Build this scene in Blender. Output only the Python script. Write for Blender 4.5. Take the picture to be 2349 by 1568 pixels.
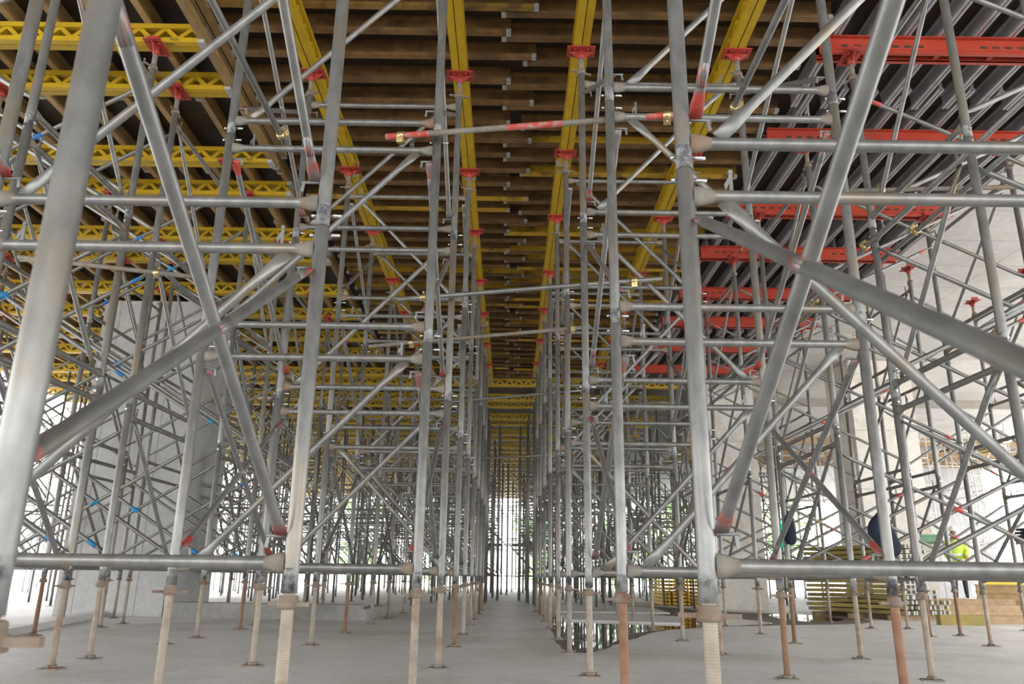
import bpy, math, random
from mathutils import Vector, Matrix
random.seed(7)
S = bpy.context.scene
for o in list(bpy.data.objects): bpy.data.objects.remove(o)
COL = S.collection
# ------------------------------------------------------------------ camera, world, exposure
cam_d = bpy.data.cameras.new('camera'); cam = bpy.data.objects.new('camera', cam_d); COL.objects.link(cam)
cam_d.sensor_width = 23.5; cam_d.sensor_fit = 'HORIZONTAL'; cam_d.lens = 1787.0 / 2349 * 23.5
PITCH, YAW, ROLL = math.radians(16.79), math.radians(.084), math.radians(.769)
cam.matrix_world = (Matrix.Translation((0, 0, .822)) @ Matrix.Rotation(-YAW, 4, 'Z')
                    @ Matrix.Rotation(math.pi / 2 + PITCH, 4, 'X') @ Matrix.Rotation(ROLL, 4, 'Z'))
cam_d.dof.use_dof = True; cam_d.dof.focus_distance = 5.0; cam_d.dof.aperture_fstop = 2.4
cam_d.clip_end = 400; S.camera = cam
w = bpy.data.worlds.new('overcast'); S.world = w; w.use_nodes = True
bg = w.node_tree.nodes['Background']; bg.inputs[0].default_value = (1.0, .995, .985, 1); bg.inputs[1].default_value = 1.0
# overcast sky: zenith three times as bright as the horizon
_N = w.node_tree.nodes; _L = w.node_tree.links
_t = _N.new('ShaderNodeTexCoord'); _s = _N.new('ShaderNodeSeparateXYZ'); _m = _N.new('ShaderNodeMapRange')
_m.inputs[1].default_value = 0; _m.inputs[2].default_value = 1; _m.inputs[3].default_value = .6; _m.inputs[4].default_value = 1.8
_L.new(_t.outputs['Generated'], _s.inputs[0]); _L.new(_s.outputs['Z'], _m.inputs[0]); _L.new(_m.outputs[0], bg.inputs[1])
S.view_settings.view_transform = 'Standard'; S.view_settings.look = 'None'
S.view_settings.gamma = 1; S.view_settings.use_curve_mapping = False
S.view_settings.exposure = 3.0
try:
    S.cycles.max_bounces = 6; S.cycles.diffuse_bounces = 4
except Exception: pass

# ------------------------------------------------------------------ materials
def mat(name, c1, c2, rough=.6, metal=0., scale=8., c3=None, s3=2.5, t3=.62, objvar=.0, bump=.0, c4=None, t4=.6, stretch=(1, 1, 1), spec=.5, bscale=None):
    """two-tone noise + optional stain colour c3 + optional per-object colour c4"""
    m = bpy.data.materials.new(name); m.use_nodes = True; nt = m.node_tree; N = nt.nodes; L = nt.links
    b = N['Principled BSDF']; b.inputs['Roughness'].default_value = rough; b.inputs['Metallic'].default_value = metal
    b.inputs['Specular IOR Level'].default_value = spec
    tc = N.new('ShaderNodeTexCoord'); oi = N.new('ShaderNodeObjectInfo')
    mp = N.new('ShaderNodeMapping'); mp.inputs['Scale'].default_value = stretch
    L.new(tc.outputs['Object'], mp.inputs[0])
    va = N.new('ShaderNodeVectorMath'); va.operation = 'ADD'
    vs = N.new('ShaderNodeVectorMath'); vs.operation = 'SCALE'; vs.inputs[0].default_value = (37, 91, 53); L.new(oi.outputs['Random'], vs.inputs['Scale'])
    L.new(mp.outputs[0], va.inputs[0]); L.new(vs.outputs[0], va.inputs[1])
    def noise(sc, det=5, ro=.6):
        n = N.new('ShaderNodeTexNoise'); n.inputs['Scale'].default_value = sc; n.inputs['Detail'].default_value = det; n.inputs['Roughness'].default_value = ro
        L.new(va.outputs[0], n.inputs['Vector']); return n
    def ramp(src, a, bb):
        r = N.new('ShaderNodeMapRange'); r.inputs[1].default_value = a; r.inputs[2].default_value = bb; L.new(src, r.inputs[0]); return r.outputs[0]
    def mix(fac, a, bb):
        x = N.new('ShaderNodeMix'); x.data_type = 'RGBA'
        if isinstance(fac, float): x.inputs[0].default_value = fac
        else: L.new(fac, x.inputs[0])
        for s, v in ((6, a), (7, bb)):
            if isinstance(v, tuple): x.inputs[s].default_value = (*v, 1)
            else: L.new(v, x.inputs[s])
        return x.outputs[2]
    n1 = noise(scale)
    col = mix(ramp(n1.outputs['Fac'], .35, .68), c1, c2)
    if c4:
        col = mix(ramp(oi.outputs['Random'], t4, t4 + .02), col, c4)
    if c3:
        n2 = noise(s3, 7, .65); col = mix(ramp(n2.outputs['Fac'], t3 - .08, t3 + .08), col, c3)
    if objvar:
        h = N.new('ShaderNodeHueSaturation')
        mr = N.new('ShaderNodeMapRange'); mr.inputs[3].default_value = 1 - objvar; mr.inputs[4].default_value = 1 + objvar
        mm = N.new('ShaderNodeMath'); mm.operation = 'FRACT'; ml = N.new('ShaderNodeMath'); ml.operation = 'MULTIPLY'; ml.inputs[1].default_value = 7.31
        L.new(oi.outputs['Random'], ml.inputs[0]); L.new(ml.outputs[0], mm.inputs[0]); L.new(mm.outputs[0], mr.inputs[0])
        L.new(mr.outputs[0], h.inputs['Value']); L.new(col, h.inputs['Color']); col = h.outputs[0]
    L.new(col, b.inputs['Base Color'])
    if bump:
        bp = N.new('ShaderNodeBump'); bp.inputs['Strength'].default_value = bump; bp.inputs['Distance'].default_value = .01
        nb = noise(bscale or scale * 3); L.new(nb.outputs['Fac'], bp.inputs['Height']); L.new(bp.outputs[0], b.inputs['Normal'])
    return m
M = {}
M['galv'] = mat('galvanised_steel', (.175, .178, .175), (.275, .278, .272), .40, .5, 14, (.25, .215, .17), 3.2, .59, .12, stretch=(1, 1, .45))
M['galv_dark'] = mat('weathered_steel', (.17, .175, .175), (.27, .275, .27), .5, .4, 12, (.24, .2, .16), 3, .64, .12)
M['foot'] = mat('smudged_steel', (.24, .245, .245), (.33, .335, .33), .5, .3, 14, (.06, .06, .07), 12, .52)
M['redmark'] = mat('red_spattered_steel', (.175, .178, .175), (.275, .278, .272), .45, .4, 14, (.60, .07, .05), 16, .60)
M['endpaint'] = mat('chipped_red_end', (.20, .19, .185), (.28, .27, .265), .5, .2, 14, (.46, .06, .045), 5, .52)
M['zinc'] = mat('bright_zinc', (.7, .72, .75), (.85, .86, .88), .25, .9, 20)
M['jack'] = mat('dusty_jack_steel', (.29, .25, .20), (.39, .34, .275), .7, .15, 9, (.27, .165, .105), 4, .6, .12, c4=(.21, .12, .075), t4=.82)
M['jackb'] = mat('dusty_threaded_steel', (.31, .265, .21), (.40, .35, .285), .7, .15, 9, (.27, .19, .13), 4, .62)
M['nut'] = mat('rusty_nut', (.20, .16, .125), (.28, .23, .185), .8, .1, 12, (.17, .095, .06), 6, .6)
M['rust'] = mat('rusty_steel', (.24, .125, .075), (.30, .175, .115), .8, .1, 10, (.18, .085, .05), 4, .6)
M['dust'] = mat('cement_dust_weld', (.19, .175, .15), (.27, .25, .215), .75, .15, 12, (.25, .16, .10), 5, .58)
M['brass'] = mat('yellow_zinc_coupler', (.50, .38, .16), (.68, .55, .30), .35, .8, 20)
M['redp'] = mat('red_painted_steel', (.36, .036, .018), (.46, .058, .028), .5, .1, 6, (.26, .085, .055), 3, .66, .1)
M['redhead'] = mat('red_head_paint', (.31, .028, .02), (.40, .052, .036), .55, .1, 10, (.32, .08, .06), 6, .62, .1)
M['redtag'] = mat('red_tag_paint', (.46, .05, .035), (.54, .085, .065), .6, .0, 30, (.33, .28, .25), 12, .57)
M['bluetag'] = mat('blue_tag_paint', (.02, .14, .42), (.03, .22, .50), .6, .0, 20, (.02, .32, .36), 2, .6, .2)
M['yellow'] = mat('yellow_varnished_girder', (.39, .25, .004), (.50, .325, .008), .5, 0, 5, (.23, .15, .022), 5, .66, .1, stretch=(1, 1, 1))
M['joist'] = mat('brown_formwork_beam', (.15, .080, .028), (.23, .128, .048), .6, 0, 6, (.09, .05, .022), 2.5, .58, .22, c4=(.62, .38, .03), t4=.84)
M['oldjoist'] = mat('pale_brown_formwork_beam', (.27, .175, .07), (.38, .255, .115), .65, 0, 6, (.28, .18, .09), 2.5, .6, .2)
M['cap'] = mat('grey_beam_end_cap', (.30, .30, .29), (.42, .42, .41), .6, .1, 15)
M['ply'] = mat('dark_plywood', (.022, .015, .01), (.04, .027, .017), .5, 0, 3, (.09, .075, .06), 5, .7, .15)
M['alu'] = mat('aluminium_beam', (.34, .34, .355), (.44, .44, .45), .5, .35, 5, (.36, .22, .20), 1.3, .72, .08)
M['timber'] = mat('rough_timber', (.30, .205, .115), (.40, .285, .17), .8, 0, 8, (.3, .2, .1), 3, .6, .15)
M['stack'] = mat('mossy_yellow_girder', (.34, .27, .07), (.46, .36, .10), .7, 0, 6, (.24, .19, .09), 3, .55, .2)
M['yellow2'] = mat('fresh_yellow_girder', (.85, .55, .03), (.95, .66, .08), .5, 0, 6, objvar=.1)
M['white'] = mat('white_steel', (.75, .76, .76), (.85, .85, .85), .5, .1, 8)
M['navy'] = mat('navy_cloth', (.010, .014, .03), (.02, .028, .05), .9, 0, 20)
M['teal'] = mat('teal_cloth', (.0, .32, .22), (.02, .42, .30), .8, 0, 12)
M['green'] = mat('green_plastic', (.10, .24, .13), (.14, .32, .18), .5, 0, 10)
M['hivis'] = mat('hi_vis_cloth', (.55, .80, .08), (.65, .9, .15), .8, 0, 12)
M['skin'] = mat('skin', (.28, .14, .09), (.34, .18, .12), .6, 0, 10)
M['hair'] = mat('black_hair', (.012, .01, .01), (.02, .018, .016), .8, 0, 20)
M['trouser'] = mat('dark_trousers', (.03, .035, .05), (.05, .055, .07), .9, 0, 20)
M['print'] = mat('black_print', (.03, .02, .01), (.05, .04, .02), .7, 0, 20)
M['leaf'] = mat('leaf', (.10, .24, .035), (.20, .38, .07), .6, 0, 1.5, objvar=.25)
M['bark'] = mat('bark', (.14, .10, .07), (.2, .15, .1), .9, 0, 6)
M['water'] = mat('puddle_water', (.05, .045, .04), (.07, .06, .05), .03, 0, 2, spec=.8)
M['wet'] = mat('wet_concrete', (.13, .115, .10), (.18, .16, .14), .7, 0, 2, spec=.25)
M['lamp'] = bpy.data.materials.new('lamp_glow'); M['lamp'].use_nodes = True
_b = M['lamp'].node_tree.nodes['Principled BSDF']; _b.inputs['Emission Color'].default_value = (1, .97, .9, 1); _b.inputs['Emission Strength'].default_value = 6

def concrete(name, c1, c2, c3, rough, panel=None, bump=.15, scale=1.2):
    m = mat(name, c1, c2, rough, 0, scale, c3, .45, .56, bump=bump, bscale=14)
    nt = m.node_tree; N = nt.nodes; L = nt.links; b = N['Principled BSDF']
    src = b.inputs['Base Color'].links[0].from_socket
    n = N.new('ShaderNodeTexNoise'); n.inputs['Scale'].default_value = 9; n.inputs['Detail'].default_value = 8; n.inputs['Roughness'].default_value = .7
    tc = N.new('ShaderNodeTexCoord'); L.new(tc.outputs['Object'], n.inputs['Vector'])
    mr = N.new('ShaderNodeMapRange'); mr.inputs[1].default_value = .3; mr.inputs[2].default_value = .7; mr.inputs[3].default_value = .86; mr.inputs[4].default_value = 1.1
    L.new(n.outputs['Fac'], mr.inputs[0])
    x = N.new('ShaderNodeMix'); x.data_type = 'RGBA'; x.blend_type = 'MULTIPLY'; x.inputs[0].default_value = 1
    L.new(src, x.inputs[6]); L.new(mr.outputs[0], x.inputs[7]); out = x.outputs[2]
    if panel:
        br = N.new('ShaderNodeTexBrick'); br.offset = 0; br.inputs['Scale'].default_value = 1
        br.inputs['Brick Width'].default_value = panel[0]; br.inputs['Row Height'].default_value = panel[1]; br.inputs['Mortar Size'].default_value = .008
        br.inputs['Color1'].default_value = (1, 1, 1, 1); br.inputs['Color2'].default_value = (.95, .95, .95, 1); br.inputs['Mortar'].default_value = (.5, .48, .45, 1)
        mp = N.new('ShaderNodeMapping'); mp.inputs['Rotation'].default_value = panel[2]; L.new(tc.outputs['Object'], mp.inputs[0]); L.new(mp.outputs[0], br.inputs['Vector'])
        y = N.new('ShaderNodeMix'); y.data_type = 'RGBA'; y.blend_type = 'MULTIPLY'; y.inputs[0].default_value = 1
        L.new(out, y.inputs[6]); L.new(br.outputs['Color'], y.inputs[7]); out = y.outputs[2]
    L.new(out, b.inputs['Base Color']); return m
M['floor'] = concrete('floor_concrete', (.64, .64, .635), (.74, .74, .735), (.53, .51, .49), .5)
M['slab'] = concrete('soffit_concrete', (.55, .525, .50), (.64, .615, .585), (.49, .465, .44), .75, (2.4, 1.2, (0, 0, math.radians(0))))
M['column'] = concrete('column_concrete', (.68, .655, .61), (.76, .735, .69), (.58, .53, .46), .8, (30, 1.62, (math.pi / 2, 0, 0)))
M['colgrey'] = concrete('grey_column_concrete', (.46, .47, .47), (.55, .56, .56), (.38, .38, .38), .8, (1.2, 30, (math.pi / 2, 0, 0)))
M['wall'] = concrete('rough_grey_concrete', (.26, .255, .245), (.36, .355, .34), (.2, .195, .185), .9, bump=.4)
M['ground'] = concrete('outdoor_ground', (.62, .60, .57), (.7, .68, .65), (.5, .47, .42), .9)

# ------------------------------------------------------------------ mesh helpers
class MB:
    def __init__(s): s.v = []; s.f = []; s.sm = []; s.mi = {}
    def add(s, v, f, smooth=False):
        o = len(s.v); s.v += [tuple(p) for p in v]; s.f += [tuple(i + o for i in q) for q in f]; s.sm += [smooth] * len(f); return s
    def box(s, x0, x1, y0, y1, z0, z1):
        v = [(x, y, z) for z in (z0, z1) for y in (y0, y1) for x in (x0, x1)]
        return s.add(v, [(0, 2, 3, 1), (4, 5, 7, 6), (0, 1, 5, 4), (2, 6, 7, 3), (0, 4, 6, 2), (1, 3, 7, 5)])
    def rings(s, rings, close=True, smooth=True):
        n = len(rings[0]); v = [p for r in rings for p in r]; f = []
        for i in range(len(rings) - 1):
            for j in range(n): f.append((i * n + j, i * n + (j + 1) % n, (i + 1) * n + (j + 1) % n, (i + 1) * n + j))
        o = len(s.v); s.add(v, f, smooth)
        if close:
            k = (len(rings) - 1) * n
            s.f += [tuple(o + j for j in reversed(range(n))), tuple(o + k + j for j in range(n))]; s.sm += [False, False]
        return s
    def tube(s, p, q, r, n=10, prof=None):
        p, q = Vector(p), Vector(q); d = q - p; L = d.length; R = d.to_track_quat('Z', 'Y').to_matrix()
        prof = prof or [(0, r, r), (1, r, r)]
        return s.rings([[tuple(p + R @ Vector((a * math.cos(2 * math.pi * j / n), b * math.sin(2 * math.pi * j / n), t * L))) for j in range(n)] for t, a, b in prof])
    def lathe(s, prof, n=12, c=(0, 0)):
        return s.rings([[(c[0] + r * math.cos(2 * math.pi * j / n), c[1] + r * math.sin(2 * math.pi * j / n), z) for j in range(n)] for r, z in prof])
    def xbox(s, mtx, hx, hy, hz):
        v = [tuple(mtx @ Vector((x, y, z))) for z in (-hz, hz) for y in (-hy, hy) for x in (-hx, hx)]
        return s.add(v, [(0, 2, 3, 1), (4, 5, 7, 6), (0, 1, 5, 4), (2, 6, 7, 3), (0, 4, 6, 2), (1, 3, 7, 5)])
    def mesh(s, name, m):
        me = bpy.data.meshes.new(name); me.from_pydata(s.v, [], s.f); me.update()
        me.polygons.foreach_set('use_smooth', s.sm)
        for i, k in s.mi.items(): me.polygons[i].material_index = k
        for x in (m if isinstance(m, list) else [m]): me.materials.append(M[x] if isinstance(x, str) else x)
        return me
CACHE = {}
def cached(key, fn):
    if key not in CACHE: CACHE[key] = fn()
    return CACHE[key]
def put(name, me, parent=None, loc=(0, 0, 0), mtx=None, rz=0):
    o = bpy.data.objects.new(name, me); COL.objects.link(o)
    if parent: o.parent = parent
    if mtx is not None: o.matrix_local = mtx
    else:
        o.location = loc
        if rz: o.rotation_euler.z = rz
    return o
def tag(o, label=None, cat=None, group=None, kind=None):
    if label: o['label'] = label
    if cat: o['category'] = cat
    if group: o['group'] = group
    if kind: o['kind'] = kind
    return o
def thing(name, label, cat, loc=(0, 0, 0), rz=0, group=None):
    o = bpy.data.objects.new(name, None); COL.objects.link(o); o.location = loc; o.rotation_euler.z = rz
    o.empty_display_size = .2
    return tag(o, label, cat, group)
def along(p, q):
    p, q = Vector(p), Vector(q); d = q - p
    return Matrix.Translation(p) @ d.to_track_quat('Z', 'Y').to_matrix().to_4x4(), d.length

# ------------------------------------------------------------------ the setting
def struct(name, mb, m): return tag(put(name, mb.mesh(name, m)), kind='structure')
struct('floor', MB().box(-30, 27, 22, 66, -.25, 0).box(-17, 27, -18, 22, -.25, 0).box(-21, -17, -18, 22, -.25, 0), 'floor')
struct('ground', MB().box(-120, 120, -60, 140, -.6, -.26), 'ground')
ZB, ZG, ZJ = 6.44, 6.68, 6.88            # girder underside, joist underside, deck underside
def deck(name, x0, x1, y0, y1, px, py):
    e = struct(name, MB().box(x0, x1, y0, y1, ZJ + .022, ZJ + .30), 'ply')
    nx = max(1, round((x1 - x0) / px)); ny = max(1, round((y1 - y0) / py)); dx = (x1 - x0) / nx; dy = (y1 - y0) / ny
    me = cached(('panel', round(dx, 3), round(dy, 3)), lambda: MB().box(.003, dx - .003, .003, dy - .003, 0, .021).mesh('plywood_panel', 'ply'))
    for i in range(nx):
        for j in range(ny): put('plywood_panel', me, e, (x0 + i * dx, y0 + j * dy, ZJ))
deck('ceiling', -3.4, 3.5, -16, 23.4, 2.5, 1.25 * 1.8)  # decks run on unseen behind the camera, lengthened to block light from there
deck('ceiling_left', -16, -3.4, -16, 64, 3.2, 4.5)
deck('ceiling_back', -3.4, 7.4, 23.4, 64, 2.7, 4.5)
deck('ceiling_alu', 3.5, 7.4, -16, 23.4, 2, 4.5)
struct('ceiling_right', MB().box(7.4, 21.5, -16, 17, 6.89, 7.2).box(7.4, 27, 17, 34, 6.89, 7.2).box(7.4, 27, 26.4, 27.4, 6.6, 6.89), 'slab')  # unseen right edge of the near part is set by the side light let in
struct('ceiling_light_block', MB().box(-20, -16, -16, 22, ZJ, ZJ + .3), 'ply')  # unseen deck added to hold back sky light from the left
# columns of the building
struct('wall_column_right', MB().box(9.6, 11.35, 21.4, 23.1, 0, 6.88), 'column')
struct('wall_column_centre', MB().box(5.85, 7.5, 23.5, 25.1, 0, 6.87), 'column')
struct('wall_column_left', MB().box(-8.75, -6.65, 15.9, 18.3, 0, 6.43), 'colgrey')
struct('wall_column_back', MB().box(-13.4, -11.6, 26, 28, 0, 6.43), 'colgrey')
struct('trim_kerb', MB().add([(-6.3, 10.2, 0), (-6.55, 10.2, 0), (-9.6, 22, 0), (-9.3, 22, 0), (-6.3, 10.2, .1), (-6.55, 10.2, .1), (-9.6, 22, .1), (-9.3, 22, .1)],
       [(4, 5, 6, 7), (0, 4, 7, 3), (1, 2, 6, 5), (0, 1, 5, 4), (3, 7, 6, 2)]), 'floor')

# ------------------------------------------------------------------ shoring tower
LEG_R, BAR_R, BR_R = .0355, .028, .0235
PITCHZ = 1.8; Z0 = .74; ZBOT, ZTOP = .132, 1.673
def frame_mesh(w, diag, n, flare=True):
    mb = MB()
    for z in (ZBOT, ZTOP):
        pr = [(0, BAR_R, BAR_R * 1.7), (.02, BAR_R, BAR_R * 1.6), (.055, BAR_R, BAR_R * 1.02), (.07, BAR_R, BAR_R), (.93, BAR_R, BAR_R), (.945, BAR_R, BAR_R * 1.02), (.98, BAR_R, BAR_R * 1.6), (1, BAR_R, BAR_R * 1.7)] if flare else None
        i0 = len(mb.f); mb.tube((.03, 0, z), (w - .03, 0, z), BAR_R, n, pr)
        if flare:
            for i in list(range(i0, i0 + 2 * n)) + list(range(i0 + 5 * n, i0 + 7 * n)): mb.mi[i] = 1
    a, b = ((.16, 0, ZTOP - .02), (w - .16, 0, ZBOT + .03)) if diag > 0 else ((w - .16, 0, ZTOP - .02), (.16, 0, ZBOT + .03))
    mb.tube(a, b, .024, n, [(0, .008, .036), (.05, .012, .034), (.11, .0235, .0245), (.13, .024, .024), (.87, .024, .024), (.89, .0235, .0245), (.95, .012, .034), (1, .008, .036)] if flare else None)
    return mb
def leg_mesh(n):
    mb = MB(); mb.lathe([(LEG_R, 0), (LEG_R, .11), (LEG_R, PITCHZ - .012), (LEG_R * .9, PITCHZ - .008), (LEG_R * .9, PITCHZ)], n)
    for i in range(n): mb.mi[i] = 1
    return mb.mesh('leg', ['galv', 'foot'])
def pin_mesh():
    mb = MB(); mb.tube((-.06, 0, 0), (.095, 0, 0), .011, 6, [(0, .010, .010), (.1, .010, .010), (.11, .007, .007), (.7, .007, .007), (.71, .011, .011), (1, .009, .009)])
    return mb.mesh('locking_pin', 'zinc')
def latch_mesh():
    mb = MB(); mb.box(-.008, .008, -.004, .004, 0, .10); mb.tube((0, -.008, .098), (0, .008, .098), .011, 8)
    mb.add([(.0, -.003, .09), (-.03, -.003, .04), (-.024, -.003, .01), (.0, -.003, .06), (.0, .003, .09), (-.03, .003, .04), (-.024, .003, .01), (.0, .003, .06)],
           [(3, 2, 1, 0), (4, 5, 6, 7), (0, 1, 5, 4), (1, 2, 6, 5), (2, 3, 7, 6), (3, 0, 4, 7)])
    return mb.mesh('safety_latch', 'galv_dark')
def spindle_mesh(L, fine, m):
    mb = MB(); r = .029
    if fine:
        p = [(r, 0)]; z = .06; p.append((r * .97, z))
        while z < L - .02: p += [(r, z + .003), (r, z + .006), (r * .9, z + .0105)]; z += .0115
        p.append((r * .9, L)); mb.lathe(p, 14)
    else: mb.lathe([(r * .97, 0), (r * .97, L)], 8)
    return mb.mesh('spindle', m)
def nut_mesh(fine):
    mb = MB(); mb.lathe([(.036, -.025), (.05, -.022), (.05, .008), (.043, .012), (.043, .03), (.037, .034)], 14 if fine else 8)
    mb.box(-.115, -.045, -.010, .010, -.012, .006); mb.box(.045, .115, -.010, .010, -.012, .006)
    return mb.mesh('jack_nut', 'nut')
def plate_mesh():
    mb = MB().box(-.085, .085, -.085, .085, .0, .010)
    mb.lathe([(.045, .01), (.045, .03), (.034, .034)], 10)
    for sx in (-1, 1): mb.lathe([(.012, .01), (.012, .035)], 6, (sx * .062, 0))
    return mb.mesh('base_plate', 'dust')
def head_mesh():
    mb = MB().box(-.155, .155, -.095, .095, 0, .012)
    for sx in (-1, 1):
        mb.box(sx * .10 - .005, sx * .10 + .005, -.07, .07, -.0, .075)
        for sy in (-1, 1): mb.lathe([(.010, -.014), (.010, .0)], 6, (sx * .07, sy * .055))
    for sx in (-1, 1):
        mb.add([(sx * .03, -.004, 0), (sx * .13, -.004, 0), (sx * .03, -.004, -.09), (sx * .03, .004, 0), (sx * .13, .004, 0), (sx * .03, .004, -.09)],
               [(0, 1, 2), (3, 5, 4), (0, 3, 4, 1), (1, 4, 5, 2), (2, 5, 3, 0)])
    mb.lathe([(.036, -.10), (.036, 0)], 10)
    return mb.mesh('fork_head', 'redhead')
def brace_mesh(L, n):
    f = .09 / L
    mb = MB().tube((0, 0, 0), (0, 0, L), BR_R, n, [(0, .030, .004), (f * .8, .032, .005), (f * 1.6, BR_R * .98, BR_R * .98), (f * 1.9, BR_R, BR_R), (1 - f * 1.9, BR_R, BR_R), (1 - f * 1.6, BR_R * .98, BR_R * .98), (1 - f * .8, .032, .005), (1, .030, .004)])
    if n >= 20:
        for i in list(range(2 * n)) + list(range(5 * n, 7 * n)) + [7 * n, 7 * n + 1]: mb.mi[i] = 1
    return mb.mesh('cross_brace', ['galv', 'endpaint'])
def brace_pin_mesh():
    mb = MB().tube((-.02, 0, 0), (.07, 0, 0), .008, 8)
    mb.add([(.05, -.004, .008), (.062, -.004, .008), (.075, -.004, -.05), (.058, -.004, -.055), (.05, .004, .008), (.062, .004, .008), (.075, .004, -.05), (.058, .004, -.055)],
           [(0, 1, 2, 3), (7, 6, 5, 4), (0, 4, 5, 1), (1, 5, 6, 2), (2, 6, 7, 3), (3, 7, 4, 0)])
    return mb.mesh('brace_pin', 'galv_dark')
def band_mesh(L, m): return MB().lathe([(BR_R * 1.04, 0), (BR_R * 1.04, L)], 10).mesh('painted_band', m)
def tower(label, x, y, w, d, rot=0, diags=(1, 1, 1), detail=2, band='redtag', group=None, levels=3, name='shoring_tower', jackmat=None, extra=0, braced=(1, 1, 1), head_rot=0):
    n = {3: 20, 2: 12, 1: 8}[detail]
    r = thing(name, label, 'shoring tower', (x, y, 0), rot, group)
    lm = cached(('leg', n), lambda: leg_mesh(n))
    for j, yy in enumerate((0, d)):
        for k in range(levels):
            dg = diags[k % len(diags)]
            fm = cached(('frame', round(w, 2), dg, n), lambda: frame_mesh(w, dg, n).mesh('frame', ['galv', 'dust']))
            fo = put('frame', fm, r, (0, yy, Z0 + PITCHZ * k))
            for xx in (0, w):
                put('leg', lm, fo, (xx, 0, 0))
                if detail >= 2 and k < levels - 1: [put('locking_pin', cached('pin', pin_mesh), fo, (xx, 0, PITCHZ + dz)) for dz in (-.05, .06)]
                if detail >= 2:
                    for zz in (ZTOP + .02, ):
                        put('safety_latch', cached('latch', latch_mesh), fo, ((xx + .2) if xx == 0 else (xx - .2), 0, zz))
        for xx in (0, w):
            jm = (jackmat or {}).get((xx > 0, j), 'jack')
            so = put('base_jack', cached(('spin', detail == 3 or detail == 2, jm), lambda: spindle_mesh(.86, detail >= 2, jm)), r, (xx, yy, .008))
            put('base_plate', cached('plate', plate_mesh), so, (0, 0, -.008), rz=random.uniform(-.3, .3))
            put('jack_nut', cached(('nut', detail >= 2), lambda: nut_mesh(detail >= 2)), so, (0, 0, .69), rz=random.uniform(-.6, .6))
            zt = Z0 + PITCHZ * levels
            ho = put('head_jack', cached('hspin', lambda: spindle_mesh(.42, False, 'dust')), r, (xx, yy, ZB - .012 - .42))
            put('jack_nut', cached(('nut', False), lambda: nut_mesh(False)), ho, (0, 0, zt + .02 - (ZB - .432)), rz=random.uniform(-.6, .6))
            put('fork_head', cached('head', head_mesh), ho, (0, 0, .42), rz=head_rot)
    a0, a1 = .25, 1.57
    for xx, off in ((0, .041), (w, -.041)):
        for k in range(levels):
            if not braced[k % len(braced)]: continue
            z = Z0 + PITCHZ * k
            for s in (0, 1):
                p, q = ((xx + off, .0, z + a0), (xx + off, d, z + a1)) if s == 0 else ((xx + off + .018 * (1 if off > 0 else -1), 0, z + a1), (xx + off + .018 * (1 if off > 0 else -1), d, z + a0))
                mt, L = along(p, q)
                if detail == 3:
                    for e in (p, q): put('brace_pin', cached('bpin', brace_pin_mesh), r, e, rz=0 if off > 0 else math.pi)
                bo = put('cross_brace', cached(('brace', round(L, 2), n), lambda: brace_mesh(L, n)), r, mtx=mt)
                if detail >= 2:
                    if random.random() < (.35 if band == 'redmark' else .7): put('painted_band', cached(('band', band), lambda: band_mesh(.11, band)), bo, (0, 0, L / 2 - .055))
                    if random.random() < .6: put('painted_band', cached(('band', band), lambda: band_mesh(.11, band)), bo, (0, 0, .15 if random.random() < .5 else L - .27))
    return r
FW = 1.73
# left aisle row
G1 = 'towers along the left side of the aisle'; G2 = 'towers along the right side of the aisle'
tower('nearest grey tube tower at left, its blurred leg crossing the left edge', -2.71, 1.55, FW, 2.13, diags=(-1, -1, -1), detail=3, jackmat={(True, 1): 'jackb', (False, 1): 'jackb'}, band='redmark', group=G1)
tower('second grey tower on the left of the aisle, behind the blurred leg', -2.37, 5.76, FW, 2.08, diags=(-1, -1, -1), detail=3, jackmat={(True, 0): 'jack', (False, 0): 'jackb'}, band='redmark', group=G1)
tower('third grey tower on the left of the aisle under yellow girders', -2.37, 10.1, FW, 2.05, diags=(1, -1, 1), band='redmark', group=G1)
tower('fourth grey tower along the left of the aisle', -2.37, 14.45, FW, 2.0, diags=(1, -1, 1), detail=1, group=G1)
tower('farthest grey tower along the left of the aisle before the cross girders', -2.37, 18.8, FW, 2.0, diags=(1, -1, 1), detail=1, group=G1)
# right aisle row
tower('nearest grey tube tower at right, with the big braces crossing the right edge', .75, .9, FW, 2.15, diags=(1, -1, 1), detail=3, jackmat={(False, 1): 'jackb'}, band='redmark', group=G2)
tower('second grey tower on the right of the aisle on rust-red jacks', .735, 5.22, FW, 2.15, diags=(-1, 1, -1), detail=3, band='redmark', jackmat={(False, 0): 'rust', (True, 0): 'rust'}, group=G2)
tower('third grey tower on the right of the aisle beside the puddles', .72, 9.55, FW, 2.0, diags=(1, -1, 1), band='redmark', group=G2)
tower('fourth grey tower along the right of the aisle', .73, 13.95, FW, 2.15, diags=(1, -1, 1), detail=1, group=G2)
tower('farthest grey tower along the right of the aisle before the cross girders', .73, 18.4, FW, 2.15, diags=(1, -1, 1), detail=1, group=G2)
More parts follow.
